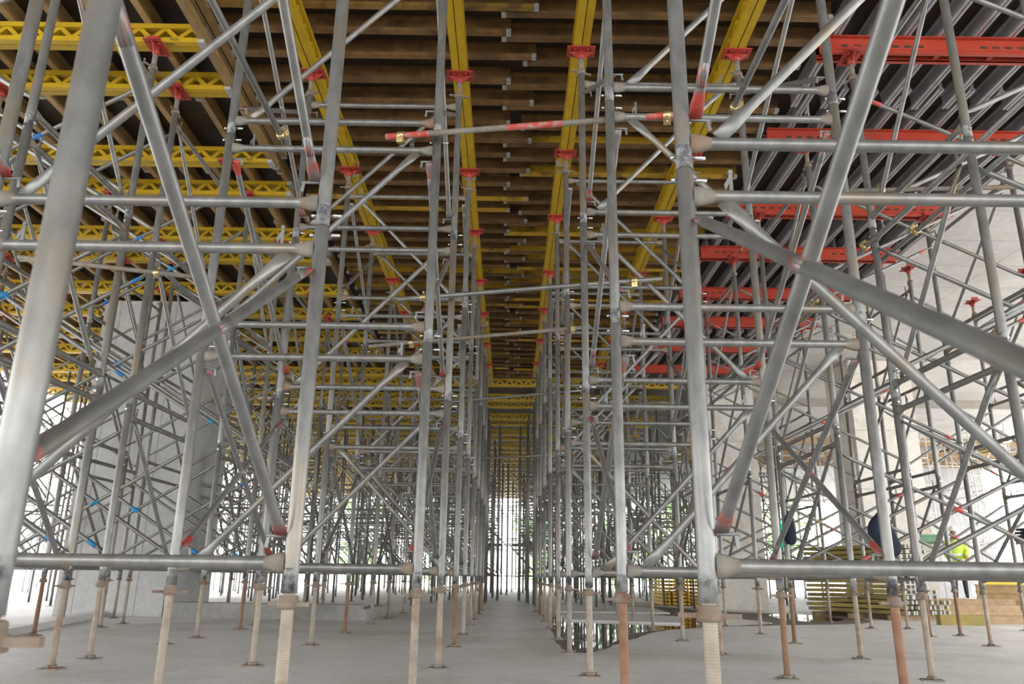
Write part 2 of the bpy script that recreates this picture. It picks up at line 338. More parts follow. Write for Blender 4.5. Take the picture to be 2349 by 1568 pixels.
# left zone, frames turned 90 degrees
R90 = math.pi / 2
GL = 'blue-tagged towers in the left bay'
def tleft(label, x, y0, w=1.75, d=2.15, **k): return tower(label, x, y0, w, d, rot=R90, band='bluetag', **k)
tleft('blue-tagged tower at the left edge nearest the aisle', -4.0, 5.65, group=GL)
tleft('blue-tagged tower in front of the grey concrete column, second in its row', -4.1, 8.25, group=GL)
tleft('blue-tagged tower beside the dark face of the grey column', -4.1, 11.0, group=GL)
tleft('blue-tagged tower to the right of the grey concrete column', -4.2, 13.7, detail=1, group=GL)
tleft('blue-tagged tower just behind the grey concrete column', -4.2, 17.0, detail=1, group=GL)
tleft('blue-tagged tower left of the grey column, nearest in the outer row', -8.0, 8.25, group=GL)
tleft('blue-tagged tower left of the grey column, second in the outer row', -8.0, 11.2, group=GL)
tleft('blue-tagged tower hard against the front of the grey column', -7.3, 13.6, detail=1, group=GL)
tleft('blue-tagged tower far left against the daylight', -11.4, 12.5, detail=1, group=GL)
tleft('blue-tagged tower at far left, nearest the viewer', -11.4, 8.6, detail=1, group=GL)
tleft('blue-tagged tower at the outermost left, against the sky', -14.2, 14.6, detail=1, d=1.6, group=GL)
tleft('blue-tagged tower far left beyond the kerb', -11.6, 17.0, detail=1, group=GL)
# right zone
GR = 'red-tagged towers in the right bay'
def tright(label, x, y0, w=1.75, d=2.7, **k): return tower(label, x + d, y0, w, d, rot=R90, **k)
tright('dark red-tagged tower at the right edge under the first red beam', 3.75, 5.65, group=GR)
tright('red-tagged tower with a navy jacket hanging on its leg', 3.95, 9.3, 2.1, group=GR)
tright('red-tagged tower in the right bay left of the tall concrete column', 4.05, 13.2, 2.1, group=GR)
tright('red-tagged tower in the right bay, farthest before the middle column', 4.05, 17.2, 2.1, detail=1, group=GR)
tright('dark tower standing alone under the pale concrete soffit', 7.4, 13.5, 1.75, 2.2, group=GR)
# far towers, one mesh each
def far_mesh():
    mb = MB(); w, d = 1.73, 2.1
    for yy in (0, d):
        for xx in (0, w):
            mb.tube((xx, yy, 0), (xx, yy, ZB), .036, 6); mb.box(xx - .08, xx + .08, yy - .08, yy + .08, 0, .012)
            mb.box(xx - .12, xx + .12, yy - .09, yy + .09, ZB - .012, ZB)
        for k in range(3):
            z = Z0 + 1.8 * k
            for zz in (ZBOT, ZTOP): mb.tube((0, yy, z + zz), (w, yy, z + zz), .028, 5)
            mb.tube((.1, yy, z + ZTOP), (w - .1, yy, z + ZBOT), .024, 5)
    for xx in (.04, w - .04):
        for k in range(3):
            z = Z0 + 1.8 * k; mb.tube((xx, 0, z + .25), (xx, d, z + 1.57), .022, 5); mb.tube((xx, 0, z + 1.57), (xx, d, z + .25), .022, 5)
    return mb.mesh('far_shoring_tower', 'galv')
fm = far_mesh()
FARY = (23.4, 26.6, 29.9, 33.2, 36.6, 40.2, 44, 48, 52.2, 56.6)
fp = []
for iy, y in enumerate(FARY):
    for ix, x in enumerate((-14.6, -11.3, -8.2, -5.3, -2.35, .55, 3.6)):
        if iy == 0 and ix in (4, 5): x += (-.5, .5)[ix - 4]
        fp.append((x + ((ix * 7 + iy * 3) % 5 - 2) * (.12 if iy < 3 else .3), y))
    if iy > 3: fp += [(6.6 + .2 * (iy % 3), y), (9.6, y + .4), (12.7, y + .8)]
for x in (-14.7, -11.2, -8.2): fp.append((x, 20.2))
fp += [(-18.6 - .8 * (k % 2), 23.5 + 3.1 * k) for k in range(9)] + [(-22.5, 25 + 4 * k) for k in range(6)] + [(-26.5, 31 + 5 * k) for k in range(4)]
LF = 'small grey shoring tower in the far thicket of tubes'
for (x, y) in fp:
    if -13.3 < x + 1.73 and x < -11.5 and 23.6 < y < 28.2: continue
    if 5.7 < x + 1.8 and x < 7.6 and 21.3 < y < 25.2: continue
    tag(put('far_shoring_tower', fm, None, (x, y, 0)), LF, 'shoring tower', 'far shoring towers')
for y in (27.5, 31): tag(put('far_shoring_tower', fm, None, (8.0, y + 1, 0)), LF, 'shoring tower', 'far shoring towers')

# ------------------------------------------------------------------ yellow lattice girders
def lattice_boxes(L, one=None):
    out = []; n = max(2, round(L / .296)); st = L / n
    for i in range(n):
        for s in (0, 1):
            x0, x1 = (i * st, (i + .5) * st) if s == 0 else ((i + .5) * st, (i + 1) * st)
            z0, z1 = (.05, .19) if s == 0 else (.19, .05)
            c = Vector(((x0 + x1) / 2, 0, .12)); a = math.atan2(z1 - z0, x1 - x0)
            out.append((c, -a, math.hypot(x1 - x0, z1 - z0)))
    return out
def chord_mesh(L): 
    mb = MB().box(.0, L, -.04, .04, 0, .06)
    return mb.mesh('chord', 'yellow')
def girder(label, p, L, rz, detail=1, group=None, m='yellow', name='lattice_girder'):
    r = thing(name, label, 'girder', p, rz, group)
    cm = cached(('chord', round(L, 2), m), lambda: MB().box(0, L, -.04, .04, 0, .06).mesh('chord', m))
    put('bottom_chord', cm, r, (0, 0, 0)); put('top_chord', cm, r, (0, 0, .18))
    em = cached('ecap', lambda: MB().box(-.004, .07, -.042, .042, -.002, .062).mesh('end_cap', 'cap'))
    for xx in (0, L - .066):
        if detail: put('end_cap', em, r, (xx, 0, 0)); put('end_cap', em, r, (xx, 0, .18))
    if detail >= 2:
        for c, a, h in lattice_boxes(L):
            sm = cached(('strut', round(h, 3), m), lambda: MB().box(-h / 2, h / 2, -.025, .025, -.024, .024).mesh('lattice_strut', m))
            put('lattice_strut', sm, r, mtx=Matrix.Translation(c) @ Matrix.Rotation(a, 4, 'Y'))
    else:
        def lm():
            mb = MB()
            for c, a, h in lattice_boxes(L): mb.xbox(Matrix.Translation(c) @ Matrix.Rotation(a, 4, 'Y'), h / 2, .025, .024)
            return mb.mesh('lattice', m)
        tag(put('lattice', cached(('lat', round(L, 2), m), lm), r), kind='stuff')
    return r
def pair(label, x, y, L, rz, detail=1, group=None):
    for k, s in enumerate((-.046, .046)):
        dx, dy = (s, 0) if abs(rz) > .1 else (0, s)
        girder(label[k] if isinstance(label, (list, tuple)) else label, (x + dx, y + dy, ZB), L, rz, detail, group)
GY = 'yellow girders along the aisle'
for nm, x, segs in (('left of the aisle', -.64, ((3.2, 10.35), (10.1, 17.4), (17.2, 23.2))), ('right of the aisle', .735, ((4.0, 10.1), (9.85, 16.2), (16.0, 22.2))),
                    ('at the outer left of the middle bay', -2.37, ((3.6, 10.3), (10.1, 17.3), (17.1, 23.2))), ('at the outer right of the middle bay', 2.455, ((3.4, 9.9), (9.7, 16.4), (16.2, 22.8)))):
    for i, (a, b) in enumerate(segs):
        ds = ('nearest', 'middle', 'farthest')[i]
        off = (.0, -.03, .02)[i]
        pair([f'{ds} lengthwise yellow girder {nm}, left of pair', f'{ds} lengthwise yellow girder {nm}, right of pair'], x + off, a, b - a, R90, 1, GY)
GC = 'yellow girders crossing the left bay'
LY = [7.4, 8.27, 10.0, 11.0, 12.72, 13.7, 15.45, 17.0, 18.75, 20.2, 22.3] + [v for y in FARY for v in (y, y + 2.1)]
for i, y in enumerate(LY):
    x0 = -3.45
    o = ('first', 'second', 'third', 'fourth', 'fifth', 'sixth')[i] if i < 6 else None
    lb = [f'{o} yellow lattice girder from the front across the left bay, {s}' for s in ('front one', 'rear one')] if o else 'yellow lattice girder deep in the left bay'
    pair(lb, x0 - 5.9, y, 5.9, 0, 2 if i < 4 else (1 if i < 10 else 0), GC)
    pair('yellow lattice girder crossing the far left bay', x0 - 12, y, 6.0, 0, 0, 'girders in the far left bay')
for i, y in enumerate([v for y in FARY for v in (y, y + 2.1)]):
    pair('distant yellow lattice girder across the far end of the aisle', -3.4, y, 8.8, 0, 0, 'cross girders at the far end of the aisle')
# lettering on the first girders
def text_mesh(s, size, m):
    c = bpy.data.curves.new('lettering', 'FONT'); c.body = s; c.size = size; c.extrude = .0006; c.align_x = 'CENTER'; c.align_y = 'CENTER'
    t = bpy.data.objects.new('t', c); COL.objects.link(t); dg = bpy.context.evaluated_depsgraph_get()
    me = bpy.data.meshes.new_from_object(t.evaluated_get(dg)); bpy.data.objects.remove(t); me.materials.clear(); me.materials.append(M[m]); return me
tm = text_mesh('PERI', .055, 'print')
for o in [o for o in bpy.data.objects if o.name.startswith('lattice_girder') and o.get('group') == GC]:
    if 'front one' in o['label'] and o['label'].startswith(('first', 'third')):
        put('printed_lettering', tm, o, mtx=Matrix.Translation((5.58, -.0412, .03)) @ Matrix.Rotation(math.pi / 2, 4, 'X'))
        put('printed_lettering', tm, o, mtx=Matrix.Translation((5.52, -.0, -.0012)) @ Matrix.Rotation(math.pi, 4, 'X'))

# ------------------------------------------------------------------ solid-web formwork joists
def joist_parts(L, m):
    fl = MB().box(0, L, -.04, .04, 0, .04).mesh('flange', m); wb = MB().box(0, L, -.0135, .0135, .04, .16).mesh('web', m)
    cp = MB().box(-.003, .05, -.042, .042, -.002, .042).mesh('end_cap', 'cap')
    return fl, wb, cp
def joist(label, p, L, rz, group, m='joist', caps=True):
    fl, wb, cp = cached(('joist', round(L, 2), m), lambda: joist_parts(L, m))
    r = thing('formwork_joist', label, 'joist', p, rz, group)
    put('bottom_flange', fl, r); put('top_flange', fl, r, (0, 0, .16)); put('web', wb, r)
    if caps:
        put('end_cap', cp, r, (0, 0, 0)); put('end_cap', cp, r, (L - .047, 0, 0))
    return r
y = 5.2; i = 0
while y < 23.2:
    j = random.uniform(-.1, .1)
    joist('brown cross joist over the aisle, left half of its line', (-3.35, y, ZG), 3.3 if i % 2 else 3.6, random.uniform(-.004, .004), 'left cross joists over the aisle')
    joist('brown cross joist over the aisle, right half of its line', (-.15 if i % 3 else .1, y + .1, ZG), 3.6 if i % 3 else 3.3, random.uniform(-.004, .004), 'right cross joists over the aisle')
    y += random.choice((.40, .44, .48)); i += 1
for ix in range(24):
    x = -3.62 - ix * .5  # line of joists
    ys = [(3.0, 8.8), (8.3, 13.0), (12.4, 17.4), (16.9, 22.8), (22.4, 30)] if ix % 2 else [(4.4, 10.7), (10.3, 15.9), (15.3, 21.0), (20.7, 30)]
    for k, (a, b) in enumerate(ys):
        if x < -9.5 and b < 9: continue
        joist('pale brown joist running back over the left bay, ' + ('frontmost', 'second', 'third', 'fourth', 'rearmost')[k] + ' in its line', (x + .09 * (k % 2), a, ZG), round(b - a, 1), R90 + random.uniform(-.01, .01), 'lengthwise joists of the left bay, ' + ('frontmost', 'second', 'third', 'fourth', 'rearmost')[k], 'oldjoist', caps=ix < 10)
# the edge girder pair between middle and left bay
for s in (-.09, .09):
    joist('brown edge joist between the middle and left bays, ' + ('outer one' if s < 0 else 'inner one'), (-3.42 + s * .55, 4.0, ZG - .2 if s < 0 else ZG - .02), 6.2, R90, None, 'oldjoist')

# ------------------------------------------------------------------ red steel beams and aluminium joists of the right bay
def soldier_mesh(L):
    mb = MB()
    for s in (-1, 1):
        y = s * .045
        mb.box(0, L, min(y, y + s * .006), max(y, y + s * .006), 0, .225)
        for z in (0, .212): mb.box(0, L, min(y, y + s * .055), max(y, y + s * .05), z, z + .013)
        mb.box(0, L, min(y, y + s * .012), max(y, y + s * .012), .07, .155)
    x = .1
    while x < L: mb.box(x, x + .06, -.045, .045, .02, .03); mb.box(x, x + .06, -.045, .045, .195, .205); x += .6
    return mb.mesh('soldier', 'redp')
def slots_mesh(L):
    mb = MB()
    for i in range(7):
        for b in (.25, L - 1.2): mb.tube((b + i * .14, -.058, .115), (b + i * .14 + .075, -.058, .115), .015, 8) if False else mb.box(b + i * .14, b + i * .14 + .08, -.0585, -.055, .10, .13)
    return mb.mesh('slot', 'print')
RY = [(7.42, 3.4, 3.0), (9.3, 3.42, 3.65), (11.4, 3.45, 3.6), (13.2, 3.45, 3.6), (15.3, 3.5, 3.6), (17.2, 3.5, 3.6), (19.3, 3.5, 3.6), (21.5, 3.5, 3.6)]
for i, (y, x, L) in enumerate(RY):
    lab = ('nearest', 'second', 'third', 'fourth', 'fifth', 'sixth', 'seventh', 'eighth')[i]
    o = thing('steel_beam', f'{lab} slotted red steel beam from the front under the aluminium joists', 'steel beam', (x, y, ZB), 0, 'red steel beams of the right bay')
    put('channel', cached(('sold', L), lambda: soldier_mesh(L)), o)
    if i < 5: put('slots', cached(('slots', L), lambda: slots_mesh(L)), o)
def alu_mesh(L):
    pr = [(-.04, 0), (-.009, 0), (-.009, .016), (.009, .016), (.009, 0), (.04, 0), (.04, .022), (.026, .03), (.022, .05), (.022, .18), (.03, .19), (.035, .213), (-.035, .213), (-.03, .19), (-.022, .18), (-.022, .05), (-.026, .03), (-.04, .022)]
    mb = MB(); n = len(pr)
    mb.add([(0, a, b) for a, b in pr] + [(L, a, b) for a, b in pr], [(i, i + n, (i + 1) % n + n, (i + 1) % n) for i in range(n)] + [tuple(range(n)), tuple(range(2 * n - 1, n - 1, -1))])
    return mb.mesh('aluminium_joist', 'alu')
for ix in range(10):
    x = 3.60 + ix * .39
    for k, (a, b) in enumerate([(3.6, 8.75), (8.35, 13.7), (13.2, 18.6), (18.2, 23.4)]):
        x1 = x + (.13 if k % 2 else 0)
        tag(put('aluminium_joist', cached(('alu', round(b - a, 2)), lambda: alu_mesh(b - a)), None, (x1, a + random.uniform(-.04, .04), ZB + .228), rz=R90),
            'grey aluminium joist over the red beams, in the ' + ('front', 'second', 'third', 'farthest')[k] + ' set', 'joist', 'aluminium joists of the right bay, ' + ('front', 'second', 'third', 'farthest')[k] + ' set')

# ------------------------------------------------------------------ loose scaffold tubes with couplers
def coupler_mesh():
    mb = MB(); mb.lathe([(.0245, -.028), (.034, -.028), (.034, .028), (.0245, .028)], 12)
    mb.box(.02, .065, -.03, .03, -.028, .028); mb.tube((.03, -.05, 0), (.03, .07, 0), .008, 6); mb.tube((.03, .045, 0), (.03, .065, 0), .014, 6)
    return mb.mesh('coupler', 'brass')
def scaf(label, p, q, m='galv', couplers=(), bands=(), group=None):
    mt, L = along(p, q)
    def mk():
        mb = MB(); R = .0242
        mb.rings([[(r * math.cos(a * math.pi / 6), r * math.sin(a * math.pi / 6), z) for a in range(12)] for r, z in ((R * .82, .05), (R * .82, 0), (R, 0), (R, L), (R * .82, L), (R * .82, L - .05))])
        return mb.mesh('scaffold_tube', m)
    o = put('scaffold_tube', mk(), None, mtx=mt); tag(o, label, 'tube', group)
    for t in couplers: put('coupler', cached('coup', coupler_mesh), o, (0, 0, t * L), rz=random.uniform(0, 6))
    for a, b in bands: put('painted_band', MB().lathe([(.0252, a * L), (.0252, b * L)], 12).mesh('painted_band', 'redtag'), o)
    return o

scaf('red and tan striped tube clamped across the aisle above the near towers', (-1.06, 5.71, 4.31), (1.27, 5.155, 4.20), 'dust', (.055, .955), ((.0, .16), (.43, .62), (.84, 1)))
scaf('grey tube clamped across the aisle between the second towers', (-1.2, 7.77, 3.62), (1.5, 7.24, 3.69), 'galv', (.1, .9))
scaf('pale tube clamped across the aisle at the third towers', (-1.9, 10.0, 3.75), (1.0, 9.48, 3.9), 'dust', (.2, .93))
scaf('thin tube clamped across the aisle at the fourth towers', (-1.3, 14.38, 3.95), (1.3, 13.85, 4.1), 'galv', (.15, .9))
scaf('thin tube clamped across the aisle at the fifth towers', (-1.3, 18.7, 3.5), (1.3, 18.3, 3.6), 'galv', (.15, .9))
scaf('mottled brown tube sloping towards the viewer at upper left', (-1.93, 5.9, 4.30), (-2.02, 2.7, 4.47), 'galv_dark', (.06,))
scaf('dark stained tube sloping towards the viewer at upper right', (1.69, 5.35, 4.30), (1.58, 2.5, 4.08), 'galv_dark', (.06,))
scaf('dusty level tube joining two blue-tagged towers at left', (-5.0, 7.33, 3.86), (-3.1, 7.33, 3.66), 'dust', (.2, .75))
scaf('upper dark tube running back along the right bay legs', (3.69, 4.2, 4.17), (3.75, 9.6, 4.22), 'galv_dark', (.42, .62))
scaf('lower dark tube running back along the right bay legs', (3.87, 4.2, 4.05), (3.9, 8.0, 4.07), 'galv_dark', (.5, .7))
scaf('dark tube running back beside the jacket tower', (3.9, 9.0, 4.3), (3.95, 13.6, 4.3), 'galv_dark', (.1, .6))
scaf('tan tube lying level near the pale soffit at right', (3.5, 7.3, 4.72), (6.9, 7.3, 4.86), 'dust', (.1, .8))

# ------------------------------------------------------------------ right-hand storage: girder stacks, boxes, worker

# water and sheets on the floor right of the aisle
def poly(name, pts, z0, z1, m, label=None, cat=None, **k):
    n = len(pts); mb = MB(); mb.add([(x, y, z0) for x, y in pts] + [(x, y, z1) for x, y in pts], [tuple(range(n - 1, -1, -1)), tuple(range(n, 2 * n))] + [(i, (i + 1) % n, (i + 1) % n + n, i + n) for i in range(n)])
    return tag(put(name, mb.mesh(name, m)), label, cat, **k)
def blob(pts, it=3, jit=.05):
    for _ in range(it):
        q = []
        for i in range(len(pts)):
            a, b = pts[i], pts[(i + 1) % len(pts)]
            q += [(a[0] * .75 + b[0] * .25, a[1] * .75 + b[1] * .25), (a[0] * .25 + b[0] * .75, a[1] * .25 + b[1] * .75)]
        pts = q
    return [(x + random.uniform(-jit, jit), y + random.uniform(-jit, jit)) for x, y in pts]
poly('damp_patch', blob([(.85, 9.2), (1.5, 11.0), (2.6, 14.2), (4.5, 15.6), (7.8, 17.0), (8.4, 20.0), (5.4, 22.8), (4.9, 26), (3.2, 26), (1.4, 21), (.75, 14.5), (.6, 10.4)], jit=.04), 0, .003, 'wet', 'dark damp stain on the floor around the puddles', 'stain')
poly('puddle', blob([(.95, 9.6), (1.3, 10.4), (1.9, 13.2), (4.0, 15.3), (5.6, 16.6), (5.0, 18.6), (2.4, 18.8), (1.0, 19.6), (.85, 15.0), (.8, 11.0)], jit=.03), .003, .006, 'water', 'long dark puddle mirroring the tubes right of the aisle', 'puddle')
poly('puddle', blob([(6.1, 17.2), (7.4, 17.8), (7.9, 20.0), (7.2, 21.6), (6.3, 20.3)], jit=.03), .003, .006, 'water', 'bright round puddle in front of the girder stack', 'puddle')
poly('floor_sheet', [(1.15, 16.4), (3.3, 15.6), (3.9, 18.2), (3.0, 19.8), (1.3, 19.6)], .006, .035, 'floor', 'pale flat sheet with a dark edge lying beside the long puddle', 'sheet')
poly('floor_sheet', [(1.2, 20.4), (4.0, 20.2), (4.2, 24.5), (1.4, 24.3)], .006, .035, 'floor', 'pale flat sheet farther back beyond the first sheet', 'sheet')
struct('trim_upstand', MB().box(-6.4, -2.8, 15.72, 16.1, 0, .28).box(-2.95, -2.7, 15.7, 18.5, 0, .2), 'wall')
# stacked lattice girders, laid on their sides
GS = 'girders in the mossy stack'
ang = math.radians(116); ux, uy = math.cos(ang), math.sin(ang); vx, vy = uy, -ux
for lay in range(14):
    for c in range(5 if lay < 3 else 4 if lay < 5 else 3):
        ox = 8.75 + vx * (c * .30 + .25) + ux * random.uniform(-.06, .06); oy = 18.3 + vy * (c * .30 + .25) + uy * random.uniform(-.06, .06)
        g = girder('old mossy yellow girder in the ' + ('lower' if lay < 5 else 'middle' if lay < 10 else 'top') + ' layers of the stack by the tall column', (ox, oy, .12 + .045 + lay * .112), 2.9, ang, 1, GS + (', lower' if lay < 5 else ', middle' if lay < 10 else ', top'), 'stack')
        g.rotation_euler = (math.pi / 2, 0, ang)
for i, t in enumerate((.3, 1.4, 2.5)):
    bx_ = put('bearer', cached('bearer', lambda: MB().box(0, 1.9, -.05, .05, 0, .11).mesh('bearer', 'timber')), None, (8.75 + ux * t, 18.3 + uy * t, 0), rz=ang - math.pi / 2)
    tag(bx_, ('front', 'middle', 'rear')[i] + ' timber bearer under the mossy girder stack', 'bearer')
# small yellow stack beyond the puddle
for lay in range(8):
    for c in range(4):
        g = girder('yellow girder in the small stack beyond the puddle', (5.1 + c * .32, 26.8, .06 + lay * .115), 2.4, R90, 0, 'girders in the small yellow stack', 'yellow2'); g.rotation_euler = (math.pi / 2, 0, R90)
# fresh yellow beams at right
for lay in range(4):
    joist('brown beam under the bright yellow pack at the right edge', (13.0, 22.6, lay * .2), 2.3, random.uniform(-.02, .02), 'beams under the yellow pack', 'oldjoist', caps=False)
for lay in range(3):
    joist('bright yellow beam in the pack at the right edge, seen from its side', (13.1, 22.6, .80 + lay * .2), 1.5, random.uniform(-.01, .01), 'beams in the yellow pack', 'yellow2', caps=False)
for lay in range(4):
    joist('yellow-brown beam with a pale end at the right edge', (15.2, 23.0, .5 + lay * .3), 3.0, .1, 'beams at the right edge', 'stack')
for i, (x, y, L, a, z) in enumerate([(10.0, 17.6, 2.3, .05, .0), (10.6, 18.4, 2.0, -.1, .0), (10.2, 20.2, 2.6, .1, .0), (10.22, 20.5, 2.6, .1, .0), (10.24, 20.8, 2.4, .1, .0), (10.3, 20.35, 2.5, .1, .15), (10.32, 20.65, 2.5, .1, .15), (10.4, 20.5, 2.4, .1, .30), (13.0, 21.9, 2.2, 0, 0)]):
    tag(put('timber_baulk', cached(('baulk', L), lambda: MB().box(0, L, -.13, .13, 0, .15).mesh('timber_baulk', 'timber')), None, (x, y, z), rz=a), 'rough brown timber baulk lying at the right', 'timber', 'timber baulks on the floor')
tag(put('short_beam', MB().box(0, .95, -.1, .1, 0, .2).box(.95, .98, -.1, .1, 0, .2).mesh('short_beam', 'stack'), None, (8.85, 16.9, 0), rz=-.05), 'short mossy beam lying in front of the girder stack', 'beam')
# black panels
for i in range(4):
    tag(put('panel', cached('blk', lambda: MB().box(0, 1.7, 0, 1.1, 0, .07).mesh('panel', 'navy')), None, (14.0 + .04 * i, 21.0, 1.95 + i * .09), rz=.06), 'black panel in the flat pile at the right edge', 'panel', 'black panels')
tag(put('trestle', MB().box(14.0, 15.7, 21.05, 22.1, 1.86, 1.95).box(14.05, 14.15, 21.1, 21.2, 0, 1.86).box(15.5, 15.6, 21.1, 21.2, 0, 1.86).box(14.05, 14.15, 21.9, 22.0, 0, 1.86).box(15.5, 15.6, 21.9, 22.0, 0, 1.86).mesh('trestle', 'galv_dark')), 'dark trestle carrying the black panels', 'trestle')
tag(put('formwork_board', MB().box(0, .35, 0, .06, 0, 2.1).box(.05, .30, -.03, 0, .2, .3).box(.05, .30, -.03, 0, 1.6, 1.7).mesh('formwork_board', 'yellow2'), None, (15.55, 22.6, 1.45)), 'upright yellow board against the light at the right edge', 'board')
# green crate
gc = thing('plastic_crate', 'green plastic crate on top of the mossy girder stack', 'crate', (9.55, 18.65, 1.70), -.1)
put('body', MB().box(0, .55, 0, .36, 0, .04).box(0, .55, 0, .02, 0, .2).box(0, .55, .34, .36, 0, .2).box(0, .02, 0, .36, 0, .2).box(.53, .55, 0, .36, 0, .2).mesh('body', 'green'), gc)
put('rim', MB().box(-.02, .57, -.02, 0, .16, .2).box(-.02, .57, .36, .38, .16, .2).box(-.02, 0, 0, .36, .16, .2).box(.55, .57, 0, .36, .16, .2).mesh('rim', 'green'), gc)
# sign
sg = thing('notice_board', 'small white notice board with a red band in the far opening', 'sign', (8.6, 22.6, .9))
put('board', MB().box(0, .5, 0, .02, 0, .62).mesh('board', 'white'), sg); put('red_band', MB().box(.05, .45, -.004, 0, .36, .52).mesh('red_band', 'redtag'), sg); put('post', MB().box(.23, .27, .02, .06, -.9, .6).mesh('post', 'white'), sg)
# hanging clothes
def cloth(name, label, cat, loc, rows, m, depth=.09, seed=1):
    rnd = random.Random(seed); n = 18; rings = []
    for z, wl, wr, sc in rows:
        r = []
        for j in range(n):
            a = 2 * math.pi * j / n; cx = (wl + wr) / 2; rx = (wr - wl) / 2
            f = 1 + .10 * math.sin(5 * a + z * 9) + rnd.uniform(-.04, .04)
            r.append((cx + rx * math.cos(a) * f, depth * sc * math.sin(a) * f, z))
        rings.append(r)
    o = put(name, MB().rings(rings).mesh(name, m), None, loc); md = o.modifiers.new('s', 'SUBSURF'); md.levels = md.render_levels = 1
    return tag(o, label, cat)
cloth('jacket', 'dark navy jacket hanging on a brace before the pale column', 'jacket', (4.28, 9.22, 0), [(1.10, .10, .17, .3), (1.15, .06, .23, .8), (1.24, -.11, .24, 1), (1.34, -.13, .20, 1.1), (1.44, -.12, .16, 1), (1.52, -.08, .11, .8), (1.58, -.01, .06, .4), (1.61, .01, .04, .2)], 'navy', .08, 3)
cloth('jacket', 'black jacket hanging on a leg behind a teal cloth', 'jacket', (3.97, 11.28, 0), [(1.3, -.06, .08, .5), (1.4, -.09, .10, 1), (1.6, -.08, .09, 1), (1.75, -.03, .04, .4)], 'navy', .08, 5)
cloth('cloth', 'teal cloth hanging on a leg in the right bay', 'cloth', (3.82, 11.2, 0), [(1.24, -.05, .02, .5), (1.34, -.09, .03, 1), (1.5, -.08, .03, 1), (1.60, -.06, .01, .7), (1.67, -.03, .0, .3)], 'teal', .06, 6)
# worker
wk = thing('person', 'worker in a yellow-green hi-vis jacket standing beyond the girder stack', 'person', (11.55, 20.75, .45), math.radians(155))
def skin_body():
    J = [((0, 0, .93), .13, .11, -1), ((0, .01, 1.12), .14, .11, 0), ((0, .0, 1.32), .17, .11, 1), ((0, .0, 1.44), .10, .08, 2), ((0, .01, 1.52), .055, .055, 3), ((0, .03, 1.58), .07, .085, 4), ((0, .03, 1.67), .078, .095, 5), ((0, .02, 1.73), .055, .07, 6)]
    for sx in (-1, 1):
        b = len(J)
        J += [((sx * .19, 0, 1.41), .06, .06, 3), ((sx * .24, .02, 1.14), .047, .047, b), ((sx * .2, .2, 1.0), .035, .035, b + 1), ((sx * .18, .28, .98), .04, .022, b + 2)]
        for k, (dx, dl) in enumerate(((-.03, .07), (-.01, .085), (.01, .08), (.03, .065))): J.append(((sx * .18 + dx, .28 + dl, .955), .0095, .0095, b + 3))
        J.append(((sx * .18 - sx * .05, .30, 1.0), .011, .011, b + 3))
        h = len(J)
        J += [((sx * .1, 0, .86), .095, .1, 0), ((sx * .11, .02, .48), .065, .07, h), ((sx * .12, -.01, .09), .045, .05, h + 1), ((sx * .12, .13, .035), .045, .035, h + 2)]
    me = bpy.data.meshes.new('body'); me.from_pydata([j[0] for j in J], [(i, j[3]) for i, j in enumerate(J) if j[3] >= 0], []); me.update()
    o = bpy.data.objects.new('body', me); COL.objects.link(o)
    o.modifiers.new('skin', 'SKIN'); 
    sv = me.skin_vertices[0].data if me.skin_vertices else None
    if sv is None: me.attributes.new('skin', 'FLOAT', 'POINT')
    for i, j in enumerate(J): sv[i].radius = (j[1], j[2]); sv[i].use_root = i == 0
    md = o.modifiers.new('ss', 'SUBSURF'); md.levels = md.render_levels = 2
    return o
try:
    bo = skin_body()
    dg = bpy.context.evaluated_depsgraph_get(); me = bpy.data.meshes.new_from_object(bo.evaluated_get(dg)); bpy.data.objects.remove(bo)
except Exception as ex:
    print('skin failed', ex); me = MB().lathe([(.05, 0), (.12, .9), (.18, 1.35), (.06, 1.5), (.09, 1.62), (.03, 1.75)], 16).mesh('body', 'skin')
me.materials.clear()
for k in ('skin', 'trouser', 'hair'): me.materials.append(M[k])
for p in me.polygons:
    c = p.center; p.use_smooth = True
    p.material_index = 1 if c.z < .93 and not (c.y > .2 and c.z > .8) else (2 if c.z > 1.66 or (c.z > 1.56 and c.y < -.01) else 0)
put('body', me, wk)
jk = MB(); n = 20
def ring(z, rx, ry, cy=0): return [(rx * math.cos(2 * math.pi * j / n), cy + ry * math.sin(2 * math.pi * j / n), z) for j in range(n)]
jk.rings([ring(.82, .20, .155), ring(.95, .205, .16), ring(1.15, .205, .16), ring(1.32, .225, .15), ring(1.42, .20, .12), ring(1.475, .10, .085, .01)], close=False)
for sx in (-1, 1): jk.tube((sx * .17, 0, 1.41), (sx * .245, .02, 1.14), .075, 12); jk.tube((sx * .245, .02, 1.16), (sx * .205, .19, 1.01), .058, 12)
jo = put('hi_vis_jacket', jk.mesh('hi_vis_jacket', 'hivis'), wk)
put('reflective_stripe', MB().rings([ring(1.05, .212, .167), ring(1.10, .212, .167)], close=False).mesh('reflective_stripe', 'white'), jo)
hm = MB(); hm.rings([ring(1.665, .115, .14, .03), ring(1.68, .105, .125, .03), ring(1.74, .095, .112, .025), ring(1.79, .06, .07, .025), ring(1.805, .012, .012, .025)])
put('helmet', hm.mesh('helmet', 'white'), wk)
for sx in (-1, 1): put('eye', cached('eye', lambda: MB().lathe([(.002, -.01), (.011, -.005), (.011, .005), (.002, .01)], 8).mesh('eye', 'print')), wk, (sx * .032, .118, 1.63))
put('nose', MB().add([(-.014, .11, 1.59), (.014, .11, 1.59), (0, .145, 1.592), (0, .115, 1.64)], [(0, 1, 2), (0, 2, 3), (1, 3, 2), (0, 3, 1)]).mesh('nose', 'skin'), wk)
